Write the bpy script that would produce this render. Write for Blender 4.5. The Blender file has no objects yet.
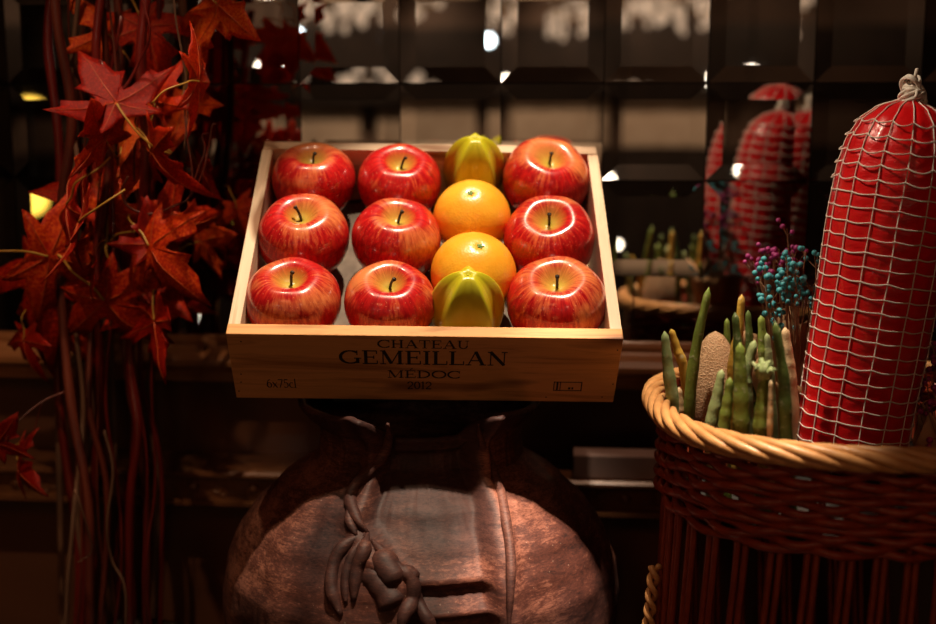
import bpy, bmesh, math, random
from mathutils import Vector as V, Matrix as M, noise
random.seed(7)
C = bpy.context.scene.collection
R_ = math.radians; PI = math.pi; sin = math.sin; cos = math.cos
# ------------------------------------------------------------ camera frame
FPX = 1193.0; PIT = R_(9.7); CAM = V((0, 0, 1.5))
RT = V((1, 0, 0)); UP = V((0, sin(PIT), cos(PIT))); FW = V((0, cos(PIT), -sin(PIT)))
def cvec(x, y, z): return RT*x + UP*y + FW*z
def ray(px, py): return cvec((px-468)/FPX, (312-py)/FPX, 1.0)
def at(px, py, Y):
    d = ray(px, py); return CAM + d*(Y/d.y)
cd = bpy.data.cameras.new('camera'); co = bpy.data.objects.new('camera', cd); C.objects.link(co)
co.location = CAM; co.rotation_euler = (R_(90)-PIT, 0, 0)
cd.sensor_width = 36; cd.lens = 36*FPX/936; cd.clip_start = .02
cd.dof.use_dof = True; cd.dof.focus_distance = 1.04; cd.dof.aperture_fstop = 3.0
sc = bpy.context.scene; sc.camera = co
sc.view_settings.view_transform = 'Standard'; sc.view_settings.look = 'None'
sc.view_settings.exposure = .1; sc.view_settings.gamma = 1
sc.cycles.max_bounces = 8; sc.cycles.glossy_bounces = 5; sc.cycles.caustics_reflective = False
sc.cycles.sample_clamp_indirect = 4
# ------------------------------------------------------------ materials
def mat(name, col=(.5,.5,.5), rough=.5, spec=.5, metal=0, coat=0, coat_r=.1, emit=None, es=0, sub=0):
    m = bpy.data.materials.new(name); m.use_nodes = True
    b = m.node_tree.nodes['Principled BSDF']
    b.inputs['Base Color'].default_value = (*col, 1); b.inputs['Roughness'].default_value = rough
    b.inputs['Specular IOR Level'].default_value = spec; b.inputs['Metallic'].default_value = metal
    b.inputs['Coat Weight'].default_value = coat; b.inputs['Coat Roughness'].default_value = coat_r
    if sub: b.inputs['Subsurface Weight'].default_value = sub; b.inputs['Subsurface Scale'].default_value = .01
    if emit: b.inputs['Emission Color'].default_value = (*emit, 1); b.inputs['Emission Strength'].default_value = es
    return m
class NT:
    def __init__(s, m): s.m = m; s.t = m.node_tree; s.b = s.t.nodes['Principled BSDF']
    def n(s, typ, **k):
        nd = s.t.nodes.new(typ)
        for a, v in k.items(): setattr(nd, a, v)
        return nd
    def l(s, a, b): s.t.links.new(a, b)
    def obj(s, scale=(1,1,1), rand=False):
        tc = s.n('ShaderNodeTexCoord'); mp = s.n('ShaderNodeMapping'); s.l(tc.outputs['Object'], mp.inputs['Vector'])
        mp.inputs['Scale'].default_value = scale
        if rand:
            oi = s.n('ShaderNodeObjectInfo'); ml = s.n('ShaderNodeMath', operation='MULTIPLY'); ml.inputs[1].default_value = 37.0
            s.l(oi.outputs['Random'], ml.inputs[0]); s.l(ml.outputs[0], mp.inputs['Location'])
        return mp.outputs['Vector']
    def noise(s, vec, scale, det=4, rough=.55, dist=0):
        nd = s.n('ShaderNodeTexNoise'); nd.inputs['Scale'].default_value = scale; nd.inputs['Detail'].default_value = det
        nd.inputs['Roughness'].default_value = rough; nd.inputs['Distortion'].default_value = dist
        if vec is not None: s.l(vec, nd.inputs['Vector'])
        return nd.outputs['Fac']
    def ramp(s, fac, stops, interp='LINEAR'):
        r = s.n('ShaderNodeValToRGB'); e = r.color_ramp.elements; r.color_ramp.interpolation = interp
        while len(e) < len(stops): e.new(.5)
        for i, (p, c) in enumerate(stops): e[i].position = p; e[i].color = (*c, 1) if len(c) == 3 else c
        s.l(fac, r.inputs['Fac']); return r.outputs['Color']
    def mix(s, fac, a, b, blend='MIX'):
        x = s.n('ShaderNodeMix', data_type='RGBA', blend_type=blend)
        for sock, v in ((x.inputs[0], fac), (x.inputs[6], a), (x.inputs[7], b)):
            if isinstance(v, (int, float)): sock.default_value = v
            elif isinstance(v, tuple): sock.default_value = (*v, 1)
            else: s.l(v, sock)
        return x.outputs[2]
    def math(s, op, a, b=0.0, clamp=False):
        x = s.n('ShaderNodeMath', operation=op); x.use_clamp = clamp
        for sock, v in ((x.inputs[0], a), (x.inputs[1], b)):
            if isinstance(v, (int, float)): sock.default_value = v
            else: s.l(v, sock)
        return x.outputs[0]
    def bump(s, h, strength=.3, dist=.001):
        b = s.n('ShaderNodeBump'); b.inputs['Strength'].default_value = strength; b.inputs['Distance'].default_value = dist
        s.l(h, b.inputs['Height']); s.l(b.outputs['Normal'], s.b.inputs['Normal'])
    def col(s, c): s.l(c, s.b.inputs['Base Color'])
def pine(name, axis=0, light=(.72,.5,.3), dark=(.42,.24,.1), deep=(.17,.075,.03), rough=.55):
    m = mat(name, rough=rough, spec=.3); t = NT(m)
    sca = [22, 22, 22]; sca[axis] = 1.6
    v = t.obj(tuple(sca), True)
    g = t.noise(v, 3.2, 6, .6, .6)
    c = t.ramp(g, [(.3, dark), (.47, light), (.6, tuple(x*.9 for x in light)), (.72, dark)])
    sk = [60, 60, 60]; sk[axis] = 12
    k = t.noise(t.obj(tuple(sk), True), .55, 2, .4)
    c = t.mix(t.ramp(k, [(.63, (0,0,0)), (.74, (1,1,1))]), c, deep)
    t.col(c); t.bump(g, .25, .0006); return m
def wicker(name, a, b, rough=.4):
    m = mat(name, rough=rough, spec=.4, coat=.15, coat_r=.25); t = NT(m)
    t.col(t.ramp(t.noise(t.obj((1,1,1)), 90, 4), [(.3, a), (.7, b)])); t.bump(t.noise(t.obj(), 500, 2), .2, .0004); return m
def appleskin():
    m = mat('apple_skin', rough=.28, spec=.5, coat=.55, coat_r=.09); t = NT(m)
    tc = t.n('ShaderNodeTexCoord'); sp = t.n('ShaderNodeSeparateXYZ'); t.l(tc.outputs['Object'], sp.inputs[0])
    ang = t.math('ARCTAN2', sp.outputs[1], sp.outputs[0])
    oi = t.n('ShaderNodeObjectInfo')
    cx = t.n('ShaderNodeCombineXYZ'); t.l(t.math('MULTIPLY', t.math('COSINE', ang), 1.0), cx.inputs[0]); t.l(t.math('SINE', ang), cx.inputs[1])
    t.l(t.math('ADD', t.math('MULTIPLY', sp.outputs[2], 9.0), t.math('MULTIPLY', oi.outputs['Random'], 30.0)), cx.inputs[2])
    streak = t.noise(cx.outputs[0], 13, 5, .62)
    blush = t.noise(t.obj((1,1,1), True), 22, 2, .5)
    hgt = t.math('MULTIPLY', sp.outputs[2], 1/.04)                      # 0 at the middle, 1 near the shoulder
    r2 = t.math('SQRT', t.math('ADD', t.math('POWER', sp.outputs[0], 2.0), t.math('POWER', sp.outputs[1], 2.0)))
    cav = t.math('MULTIPLY', t.math('SUBTRACT', 1.0, t.math('MULTIPLY', r2, 1/.017), True), 1.1, True)
    cav = t.math('MULTIPLY', cav, t.math('GREATER_THAN', sp.outputs[2], 0.0))
    f = t.math('ADD', t.math('MULTIPLY', hgt, .14), t.math('MULTIPLY', streak, .46))
    f = t.math('ADD', f, t.math('MULTIPLY', blush, .95))
    f = t.math('ADD', f, t.math('MULTIPLY', t.math('SUBTRACT', oi.outputs['Random'], .5), .16))
    red = t.ramp(streak, [(.35, (.33,.004,.008)), (.62, (.60,.016,.014))])
    c = t.mix(t.ramp(f, [(.80, (0,0,0)), (1.14, (.9,.9,.9))]), red, (.74,.24,.075))
    c = t.mix(t.math('MULTIPLY', cav, 1.0), c, (.52,.42,.06))
    sp2 = t.n('ShaderNodeTexVoronoi'); sp2.inputs['Scale'].default_value = 330; t.l(t.obj(), sp2.inputs['Vector'])
    c = t.mix(t.ramp(sp2.outputs['Distance'], [(.10, (.5,.5,.5)), (.17, (0,0,0))]), c, (.75,.4,.2))
    t.col(c); t.bump(streak, .06, .0008); return m
def orangeskin():
    m = mat('orange_peel', rough=.34, spec=.5, coat=.25, coat_r=.2); t = NT(m)
    n = t.noise(t.obj((1,1,1), True), 30, 3)
    t.col(t.ramp(n, [(.3, (.88,.36,.015)), (.7, (.96,.50,.04))]))
    vo = t.n('ShaderNodeTexVoronoi'); vo.inputs['Scale'].default_value = 480; t.l(t.obj(), vo.inputs['Vector'])
    t.bump(vo.outputs['Distance'], .22, .0007); return m
def starskin():
    m = mat('star_fruit_skin', rough=.38, spec=.45, coat=.15, coat_r=.2, sub=.0); t = NT(m)
    tc = t.n('ShaderNodeTexCoord'); sp = t.n('ShaderNodeSeparateXYZ'); t.l(tc.outputs['Object'], sp.inputs[0])
    r2 = t.math('SQRT', t.math('ADD', t.math('POWER', sp.outputs[0], 2.0), t.math('POWER', sp.outputs[1], 2.0)))
    n = t.noise(t.obj((1,1,1), True), 40, 4)
    a = t.math('ADD', t.math('MULTIPLY', sp.outputs[2], 9.0), t.math('MULTIPLY', n, .5))
    c = t.ramp(a, [(.15, (.58,.40,.012)), (.6, (.52,.48,.015))])
    c = t.mix(t.ramp(r2, [(.026, (0,0,0)), (.033, (1,1,1))]), c, (.50,.52,.04)); t.col(c)
    t.bump(n, .2, .001); return m
def jarclay():
    m = mat('burnished_clay', rough=.58, spec=.28); t = NT(m)
    big = t.noise(t.obj(), 9, 5, .6); st = t.noise(t.obj((9, 9, 40)), 7, 6, .75, .5); fi = t.noise(t.obj((60,60,200)), 5, 4, .75)
    f = t.math('ADD', t.math('MULTIPLY', big, .45), t.math('ADD', t.math('MULTIPLY', st, .35), t.math('MULTIPLY', fi, .25)))
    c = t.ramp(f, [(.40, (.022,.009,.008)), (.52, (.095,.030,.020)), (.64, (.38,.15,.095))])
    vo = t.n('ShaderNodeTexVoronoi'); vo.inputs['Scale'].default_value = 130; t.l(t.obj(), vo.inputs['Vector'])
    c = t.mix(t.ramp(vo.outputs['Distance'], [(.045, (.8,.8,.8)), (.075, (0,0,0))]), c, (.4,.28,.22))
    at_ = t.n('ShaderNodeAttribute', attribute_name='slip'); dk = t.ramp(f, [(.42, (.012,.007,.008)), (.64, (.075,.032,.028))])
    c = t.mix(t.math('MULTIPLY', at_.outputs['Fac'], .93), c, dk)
    t.col(c); t.bump(f, .45, .0015); return m
def leafmat():
    m = mat('maple_leaf', rough=.42, spec=.25); t = NT(m)
    n = t.noise(t.obj((1,1,1), True), 34, 4, .6); n2 = t.noise(t.obj((1,1,1), True), 130, 4)
    oi = t.n('ShaderNodeObjectInfo')
    f = t.math('ADD', t.math('MULTIPLY', n, .75), t.math('ADD', t.math('MULTIPLY', n2, .25), t.math('MULTIPLY', t.math('SUBTRACT', oi.outputs['Random'], .5), .22)))
    t.col(t.ramp(f, [(.36, (.20,.004,.003)), (.5, (.55,.018,.004)), (.62, (.85,.10,.008)), (.76, (.9,.36,.03))]))
    t.bump(n2, .5, .001)
    tr = t.n('ShaderNodeBsdfTranslucent'); tr.inputs['Color'].default_value = (.7,.06,.01,1)
    mx = t.n('ShaderNodeMixShader'); mx.inputs[0].default_value = .3; out = t.t.nodes['Material Output']
    t.l(t.b.outputs[0], mx.inputs[1]); t.l(tr.outputs[0], mx.inputs[2]); t.l(mx.outputs[0], out.inputs[0]); return m
def noisy(name, a, b, scale=20, rough=.5, spec=.4, bump=.2, sca=(1,1,1), coat=0, bd=.001):
    m = mat(name, rough=rough, spec=spec, coat=coat); t = NT(m); n = t.noise(t.obj(sca), scale, 5)
    t.col(t.ramp(n, [(.3, a), (.7, b)])); t.bump(n, bump, bd); return m
MT = dict(
    pine=pine('pine_board', 0, (.74,.56,.39), (.50,.32,.18)), pinef=pine('pine_front_shaded', 0, (.70,.34,.12), (.38,.16,.045), (.10,.03,.010)), pineY=pine('pine_board_side', 1, (.74,.56,.39), (.50,.32,.18)), base=pine('pine_base', 0),  # front board's pine is deeper orange, its warm shade put into the colour
    ink=mat('black_ink', (.012,.008,.006), .7), nail=mat('nail_iron', (.02,.015,.012), .5, metal=.6),
    apple=appleskin(), orange=orangeskin(), star=starskin(), calyx=noisy('calyx_green', (.12,.25,.05), (.2,.38,.1), 300),
    stem=noisy('stem_brown', (.012,.008,.005), (.05,.025,.012), 200, .5), jar=jarclay(), leaf=leafmat(),
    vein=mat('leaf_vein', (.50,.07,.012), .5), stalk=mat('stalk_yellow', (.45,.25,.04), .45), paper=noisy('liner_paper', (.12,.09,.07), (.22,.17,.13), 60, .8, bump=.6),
    riser=mat('black_board', (.012,.01,.009), .6),
    rim=wicker('pale_wicker', (.48,.22,.075), (.66,.34,.13)), weave=wicker('brown_wicker', (.20,.022,.010), (.34,.05,.018)),
    stake=wicker('red_wicker', (.20,.03,.014), (.30,.05,.02)),
    cord=noisy('net_cord', (.55,.48,.42), (.75,.68,.6), 600, .7, .2),
    twine=noisy('twine', (.5,.45,.38), (.8,.74,.66), 400, .8, .2),
    mirror=mat('mirror_silver', (.74,.70,.66), .015, metal=1), 
    seam=mat('black_backing', (.006,.005,.004), .5),
    frame=noisy('frame_walnut', (.24,.095,.035), (.40,.18,.075), 12, .28, .5, .15, (1,1,8), .4),
    panel=noisy('panel_brown', (.085,.034,.016), (.125,.052,.026), 3, .42, .4, .1, (1,1,3), .15),
    rail=noisy('rail_dark', (.09,.035,.014), (.16,.065,.025), 30, .32, .5, .2, (1,1,1), .3),
    litledge=noisy('lit_ledge_tone', (.26,.17,.15), (.34,.23,.20), 20, .65, .2),  # light on the ledge top, put into a pale colour
    tealb=noisy('teal_berry', (.02,.16,.20), (.05,.3,.34), 200, .5), purple=noisy('purple_berry', (.20,.01,.09), (.36,.03,.18), 200, .5),
    twig=mat('dry_twig', (.22,.10,.045), .7), kraft=noisy('kraft_paper', (.34,.19,.09), (.48,.29,.15), 30, .7, .2, .5, (1,1,1), 0, .004),
    vine=noisy('vine_bark', (.06,.011,.007), (.16,.03,.014), 60, .45, .4, .5, (1,1,.2), .2),
    vinered=noisy('vine_red', (.09,.006,.005), (.18,.012,.008), 60, .35, .5, .3, (1,1,.2), .3),
    vinepale=noisy('vine_pale', (.08,.04,.025), (.19,.10,.06), 60, .55, .3, .5, (1,1,.2)),
    table=noisy('table_dark', (.02,.009,.005), (.04,.018,.01), 8, .4, .4, .1, (1,8,1)),
    floor=noisy('floor_brown', (.06,.03,.018), (.09,.05,.03), 5, .4), plaster=noisy('plaster_beige', (.42,.32,.23), (.5,.4,.3), 3, .8),
    rear=noisy('wall_umber', (.07,.04,.025), (.12,.07,.045), 3, .6), pot=noisy('pot_black', (.02,.014,.01), (.04,.03,.02), 20),
    uph=noisy('upholstery_beige', (.40,.29,.2), (.52,.4,.29), 12, .7), darkwood=noisy('beam_dark', (.015,.009,.006), (.03,.018,.012), 9, .45),
    lamp=mat('lamp_glass', (1,1,1), emit=(1,.86,.68), es=14), lampb=mat('lamp_cool', (1,1,1), emit=(.75,.9,1), es=14),
    lampy=mat('lamp_amber', (1,.6,.1), emit=(1,.62,.08), es=3), glow=mat('crystal_glow', (.8,.7,.6), emit=(1,.72,.5), es=.55), brass=mat('brass', (.6,.4,.15), .3, metal=1), bluep=mat('screen_blue', (.05,.3,.6), emit=(.1,.45,.9), es=1.2))
def podmat(name, a, b, c):
    m = mat(name, rough=.5, spec=.35); t = NT(m)
    n = t.noise(t.obj((1,1,.35), True), 60, 5, .6); n2 = t.noise(t.obj((1,1,1), True), 160, 4, .7)
    cc = t.ramp(n, [(.3, a), (.6, b), (.8, c)]); cc = t.mix(t.ramp(n2, [(.58, (0,0,0)), (.68, (.7,.7,.7))]), cc, (.42,.40,.28))
    t.col(cc); t.bump(n2, .6, .0015); return m
MT['podg'] = podmat('pod_green', (.09,.13,.02), (.18,.24,.04), (.32,.34,.08))
MT['podd'] = podmat('pod_dark_green', (.05,.08,.02), (.10,.15,.03), (.20,.22,.06))
MT['podp'] = podmat('pod_pale_green', (.16,.22,.08), (.3,.36,.16), (.45,.45,.28))
MT['pody'] = podmat('pod_yellow', (.42,.24,.03), (.6,.38,.06), (.65,.45,.12))
MT['podc'] = podmat('pod_cream', (.5,.33,.16), (.62,.45,.26), (.7,.55,.36))
def meltmat():
    m = mat('netted_rind', rough=.6, spec=.3); t = NT(m); vo = t.n('ShaderNodeTexVoronoi', feature='DISTANCE_TO_EDGE'); vo.inputs['Scale'].default_value = 420
    t.l(t.obj((1,1,.8)), vo.inputs['Vector']); c = t.ramp(vo.outputs['Distance'], [(.05, (.60,.38,.22)), (.2, (.48,.27,.14))]); t.col(c)
    t.bump(t.ramp(vo.outputs['Distance'], [(.04, (1,1,1)), (.16, (0,0,0))]), .8, .0012); return m
MT['melon'] = meltmat()
def casing():
    m = mat('red_casing', (.5,.006,.01), .36, .35, coat=.22, coat_r=.15); t = NT(m)
    n = t.noise(t.obj((1,1,1.6)), 45, 4, .6); n2 = t.noise(t.obj((1,1,.5)), 14, 3)
    t.col(t.ramp(n2, [(.3, (.42,.003,.006)), (.7, (.66,.006,.008))])); t.bump(n, .6, .003); return m
MT['casing'] = casing()
# ------------------------------------------------------------ mesh helpers
class MB:
    def __init__(s): s.v = []; s.f = []
    def box(s, lo, hi, mtx=None):
        b = len(s.v)
        for z in (lo[2], hi[2]):
            for x, y in ((lo[0],lo[1]),(hi[0],lo[1]),(hi[0],hi[1]),(lo[0],hi[1])):
                p = V((x, y, z)); s.v.append(mtx @ p if mtx else p)
        s.f += [tuple(b+i for i in q) for q in ((3,2,1,0),(4,5,6,7),(0,1,5,4),(1,2,6,5),(2,3,7,6),(3,0,4,7))]; return s
    def tube(s, pts, rad, n=8, cap=True, flat=1.0):
        pts = [V(p) for p in pts]; N = len(pts); b = len(s.v)
        if not hasattr(rad, '__len__'): rad = [rad]*N
        t0 = (pts[1]-pts[0]).normalized(); a = t0.orthogonal().normalized()
        for i, p in enumerate(pts):
            t = (pts[min(i+1,N-1)]-pts[max(i-1,0)]).normalized()
            a = (a - t*a.dot(t)).normalized(); c = t.cross(a)
            for k in range(n):
                q = 2*PI*k/n; s.v.append(p + (a*cos(q) + c*sin(q)*flat)*rad[i])
        for i in range(N-1):
            for k in range(n):
                k2 = (k+1) % n; s.f.append((b+i*n+k, b+i*n+k2, b+(i+1)*n+k2, b+(i+1)*n+k))
        if cap:
            s.f.append(tuple(b+k for k in reversed(range(n)))); s.f.append(tuple(b+(N-1)*n+k for k in range(n)))
        return s
    def lathe(s, prof, n=48, fn=None, cap0=True, cap1=True, o=V((0,0,0))):
        b = len(s.v); N = len(prof)
        for i, (r, z) in enumerate(prof):
            for k in range(n):
                q = 2*PI*k/n
                rr, zz = (r, z) if fn is None else fn(r, z, q)
                s.v.append(o + V((rr*cos(q), rr*sin(q), zz)))
        for i in range(N-1):
            for k in range(n):
                k2 = (k+1) % n; s.f.append((b+i*n+k, b+i*n+k2, b+(i+1)*n+k2, b+(i+1)*n+k))
        if cap0: s.f.append(tuple(b+k for k in reversed(range(n))))
        if cap1: s.f.append(tuple(b+(N-1)*n+k for k in range(n)))
        return s
    def ball(s, c, r, n=8, m=6, sc=(1,1,1), mtx=None):
        b = len(s.v); c = V(c)
        for i in range(m+1):
            th = PI*i/m
            for k in range(n):
                q = 2*PI*k/n; p = V((sin(th)*cos(q)*sc[0], sin(th)*sin(q)*sc[1], cos(th)*sc[2]))*r
                s.v.append(c + (mtx @ p if mtx else p))
        for i in range(m):
            for k in range(n):
                k2 = (k+1) % n; s.f.append((b+i*n+k, b+(i+1)*n+k, b+(i+1)*n+k2, b+i*n+k2))
        return s
    def prism(s, poly, d0, d1, fr):                     # poly in (x, y), extruded along z, through fr(x, y, z)
        b = len(s.v); n = len(poly)
        for d in (d0, d1):
            for x, y in poly: s.v.append(V(fr(x, y, d)))
        s.f.append(tuple(b+i for i in reversed(range(n)))); s.f.append(tuple(b+n+i for i in range(n)))
        for i in range(n): j = (i+1) % n; s.f.append((b+i, b+j, b+n+j, b+n+i))
        return s
    def mesh(s, name, smooth=False):
        me = bpy.data.meshes.new(name); me.from_pydata([tuple(v) for v in s.v], [], s.f); me.update()
        bm = bmesh.new(); bm.from_mesh(me); bmesh.ops.remove_doubles(bm, verts=bm.verts, dist=1e-7)
        bmesh.ops.recalc_face_normals(bm, faces=bm.faces); bm.to_mesh(me); bm.free()
        if smooth: me.polygons.foreach_set('use_smooth', [True]*len(me.polygons))
        return me
    def build(s, name, m, parent=None, smooth=False, bevel=0):
        me = s.mesh(name, smooth); me.materials.append(MT[m] if isinstance(m, str) else m)
        o = bpy.data.objects.new(name, me); C.objects.link(o)
        if parent: o.parent = parent
        if bevel:
            md = o.modifiers.new('bevel', 'BEVEL'); md.width = bevel; md.segments = 2; md.limit_method = 'ANGLE'
        return o
def tag(o, label, cat, group=None):
    o['label'] = label; o['category'] = cat
    if group: o['group'] = group
    return o
def empty(name, loc=(0,0,0), rot=None, mtx=None):
    o = bpy.data.objects.new(name, None); C.objects.link(o); o.empty_display_size = .02
    if mtx is not None: o.matrix_world = mtx
    else: o.location = loc
    return o
def struct(mb, name, m, mtx=None, smooth=False, bevel=0):
    o = mb.build(name, m, None, smooth, bevel); o['kind'] = 'structure'
    if mtx is not None: o.matrix_world = mtx
    return o
def cr(pts, k=6):                                       # Catmull-Rom
    pts = [V(p) for p in pts]; P = [pts[0]*2-pts[1]] + pts + [pts[-1]*2-pts[-2]]; out = []
    for i in range(1, len(P)-2):
        for j in range(k):
            t = j/k; a, b, c, d = P[i-1:i+3]
            out.append(.5*((2*b)+(c-a)*t+(2*a-5*b+4*c-d)*t*t+(3*b-a-3*c+d)*t**3))
    out.append(pts[-1]); return out
def lerp(a, b, t): return a+(b-a)*t
def interp(tab, x):
    if x <= tab[0][0]: return tab[0][1]
    for (a, p), (b, q) in zip(tab, tab[1:]):
        if x <= b:
            t = (x-a)/(b-a); t = t*t*(3-2*t)*.35+t*.65
            return p+(q-p)*t
    return tab[-1][1]
def sstep(a, b, x):
    t = max(0, min(1, (x-a)/(b-a))); return t*t*(3-2*t)
# ------------------------------------------------------------ room, in the wall's own frame
YAW = R_(-4.8); W0 = V((0, 1.362, 0))
MW = M.Translation(W0) @ M.Rotation(YAW, 4, 'Z'); MWI = MW.inverted()
def onwall(px, py, dy=0.0):                             # pixel -> wall frame point on plane y'=dy
    o = MWI @ CAM; d = MWI.to_3x3() @ ray(px, py); t = (dy-o.y)/d.y; return o+d*t
def behind(px, py, dist):                               # place of a lamp whose mirror image is seen at a pixel, dist before the mirror
    p = onwall(px, py-14, dist); p.y = -dist; return p
RX0, RX1, RY0, H = -3.2, 3.2, -5.4, 2.95
struct(MB().box((RX0,RY0,-.05), (RX1,.20,0)), 'floor', 'floor', MW)
struct(MB().box((RX0,RY0,H), (RX1,.20,H+.05)), 'ceiling', 'plaster', MW)
struct(MB().box((RX0,.03,0), (RX1,.12,H)), 'wall_back', 'panel', MW)
struct(MB().box((RX0,RY0-.05,0), (RX1,RY0,H)), 'wall_front', 'rear', MW)
struct(MB().box((RX0-.05,RY0,0), (RX0,.12,H)), 'wall_left', 'rear', MW)
struct(MB().box((RX1,RY0,0), (RX1+.05,.12,H)), 'wall_right', 'rear', MW)
# mirror of bevelled tiles
a = onwall(300, 81); b_ = onwall(813.6, 83); SX = (b_.x-a.x)/5; X0 = a.x
zr = [onwall(706, y).z for y in (83, 180.5, 276)]; SZ = (zr[0]-zr[2])/2; ZB = zr[2]
mir = empty('tiled_wall_mirror', mtx=MW)
tag(mir, 'wide brown framed wall mirror of square panes with slanted edges behind the crate', 'mirror')
def tile(cx, cz, w, h, bev=.0175, dp=.00105):
    g = .0006; mb = MB(); x0, x1, z0, z1 = -w/2+g, w/2-g, -h/2+g, h/2-g
    mb.v = [V(p) for p in ((x0,-dp,z0),(x1,-dp,z0),(x1,-dp,z1),(x0,-dp,z1),(x0+bev,0,z0+bev),(x1-bev,0,z0+bev),(x1-bev,0,z1-bev),(x0+bev,0,z1-bev),
        (x0,.006,z0),(x1,.006,z0),(x1,.006,z1),(x0,.006,z1))]
    mb.f = [(4,5,6,7),(0,1,5,4),(1,2,6,5),(2,3,7,6),(3,0,4,7),(8,9,1,0),(9,10,2,1),(10,11,3,2),(11,8,0,3),(11,10,9,8)]
    o = mb.build('mirror_tile', 'mirror', mir); o.location = (cx, 0, cz)
    o.rotation_euler = (-.0190+random.uniform(-1,1)*.003, 0, random.uniform(-1,1)*.0035); return o
C0, C1, NR = -4, 7, 4
for i in range(C0, C1):
    for j in range(NR):
        tile(X0+(i+.5)*SX, ZB+(j+.5)*SZ, SX, SZ)
XL, XR = X0+C0*SX, X0+C1*SX; ZS = onwall(640, 343).z
for i in range(3):                                      # plain strip under the tiles
    w = (XR-XL)/3; m_ = MB().box((-w/2+.0006,0,-(ZB-ZS)/2), (w/2-.0006,.006,(ZB-ZS)/2-.0012)).build('mirror_strip', 'mirror', mir)
    m_.location = (XL+(i+.5)*w, 0, (ZB+ZS)/2); m_.rotation_euler = (-.0190, 0, 0)
MB().box((XL-.01,.0075,ZS-.01), (XR+.01,.024,ZB+NR*SZ+.01)).build('backing', 'seam', mir)
def moulding(prof, x0, x1, up=True):                    # prof (y, z) polygon swept along x
    mb = MB(); n = len(prof)
    mb.v = [V((x0, y, z)) for y, z in prof]+[V((x1, y, z)) for y, z in prof]
    mb.f = [tuple(range(n)), tuple(reversed(range(n, 2*n)))]+[(i, (i+1) % n, n+(i+1) % n, n+i) for i in range(n)]
    return mb
ZF = onwall(640, 384).z-.004
fp = [(.029,ZS+.002), (-.006,ZS+.002), (-.010,ZS-.004), (-.010,ZS-.009), (-.014,ZS-.012), (-.024,ZS-.017), (-.030,ZS-.024), (-.030,ZS-.030), (-.020,ZS-.034), (-.014,ZS-.040), (-.012,ZF), (.029,ZF)]
moulding(fp, XL-.05, XR+.05).build('frame_bottom', 'frame', mir, bevel=.0008)
ZT = ZB+NR*SZ
moulding([(.029,ZT), (-.008,ZT), (-.028,ZT+.02), (-.028,ZT+.03), (-.012,ZT+.045), (.029,ZT+.05)], XL-.05, XR+.05).build('frame_top', 'frame', mir)
for x0, x1 in ((XL-.05, XL), (XR, XR+.05)): MB().box((x0,-.02,ZS), (x1,.029,ZT)).build('frame_side', 'frame', mir, bevel=.004)
# chair rail with carved front
ZR = onwall(600, 481, -.05).z; YR = -.05
rp = [(.03,ZR), (YR,ZR), (YR-.004,ZR-.003), (YR-.004,ZR-.006), (YR+.003,ZR-.009), (YR+.010,ZR-.010), (YR+.010,ZR-.036), (YR+.002,ZR-.038), (YR+.002,ZR-.043), (YR+.012,ZR-.047), (.03,ZR-.05)]
r_ = struct(moulding(rp, RX0+.01, RX1-.01), 'trim_1', 'rail', MW)
ob = MB(); px0 = onwall(625, 497, -.04).x
for i in range(-26, 26):
    x = px0+i*.036; zc = ZR-.023
    if i % 2 == 0: ob.ball((x, YR+.010, zc), .0075, 10, 8, (1,.7,.9))
    else:
        for k in range(-3, 4):
            q = k*.42; mt = M.Rotation(q, 3, 'Y')
            ob.ball((x+sin(q)*.008, YR+.010, zc-.008+cos(q)*.009), .0085, 6, 6, (.22,.4,1), mt)
        ob.ball((x, YR+.010, zc-.010), .0035, 8, 6)
o = ob.build('trim_2', 'rail', None, True); o['kind'] = 'structure'; o.matrix_world = MW
struct(MB().box((RX0+.01,.010,ZR-.40), (RX1-.01,.03,ZR-.052)), 'trim_3', 'panel', MW)
sl0, sl1 = onwall(573, 460, -.02), onwall(700, 460, -.02)
s = MB().box((sl0.x, -.046, ZR+.0002), (sl1.x, -.012, onwall(600, 447, -.012).z)).build('lit_ledge_block', 'litledge', None, bevel=.002); s.matrix_world = MW  # pale block added where only light falls on the ledge top
tag(s, 'pale block standing for the lit top of the wall ledge between jar and basket', 'block')
# table under the display
TZ = .80
tb = empty('console_table', loc=(0, 1.0, 0)); tag(tb, 'dark wooden console table under the jar and the wicker basket', 'table')
MB().box((-.75,-.30,TZ-.035), (.80,.25,TZ)).build('tabletop', 'table', tb, bevel=.003)
for x in (-.70, .75):
    for y in (-.26, .21): MB().box((x-.03,y-.03,0), (x+.03,y+.03,TZ-.036)).build('leg', 'table', tb, bevel=.003)
# ------------------------------------------------------------ wine box
BW, BL, BH = .34, .276, .082; TF = .0125; TS = .0105
bu, bw, bv = cvec(.9997,-.0134,.0204), cvec(.0238,.7161,-.6975), cvec(-.0053,.6978,.7163)
bu.normalize(); bv = (bv-bu*bv.dot(bu)).normalized(); bw = bu.cross(bv)
bo = CAM + cvec(-.0365,-.0208,1.0199)
MBX = M(((bu.x,bv.x,bw.x,bo.x),(bu.y,bv.y,bw.y,bo.y),(bu.z,bv.z,bw.z,bo.z),(0,0,0,1))); MBI = MBX.inverted()
MBB = MBX @ M.Translation((0,0,-BH))
bx = empty('wooden_wine_box', mtx=MBB)
tag(bx, 'open pale pine wine crate tilted on the clay jar and filled with fruit', 'crate')
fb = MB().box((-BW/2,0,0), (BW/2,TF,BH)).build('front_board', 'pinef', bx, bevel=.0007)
MB().box((-BW/2+.001,BL-TF,0), (BW/2-.001,BL,BH)).build('back_board', 'pine', bx, bevel=.0007)
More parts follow.
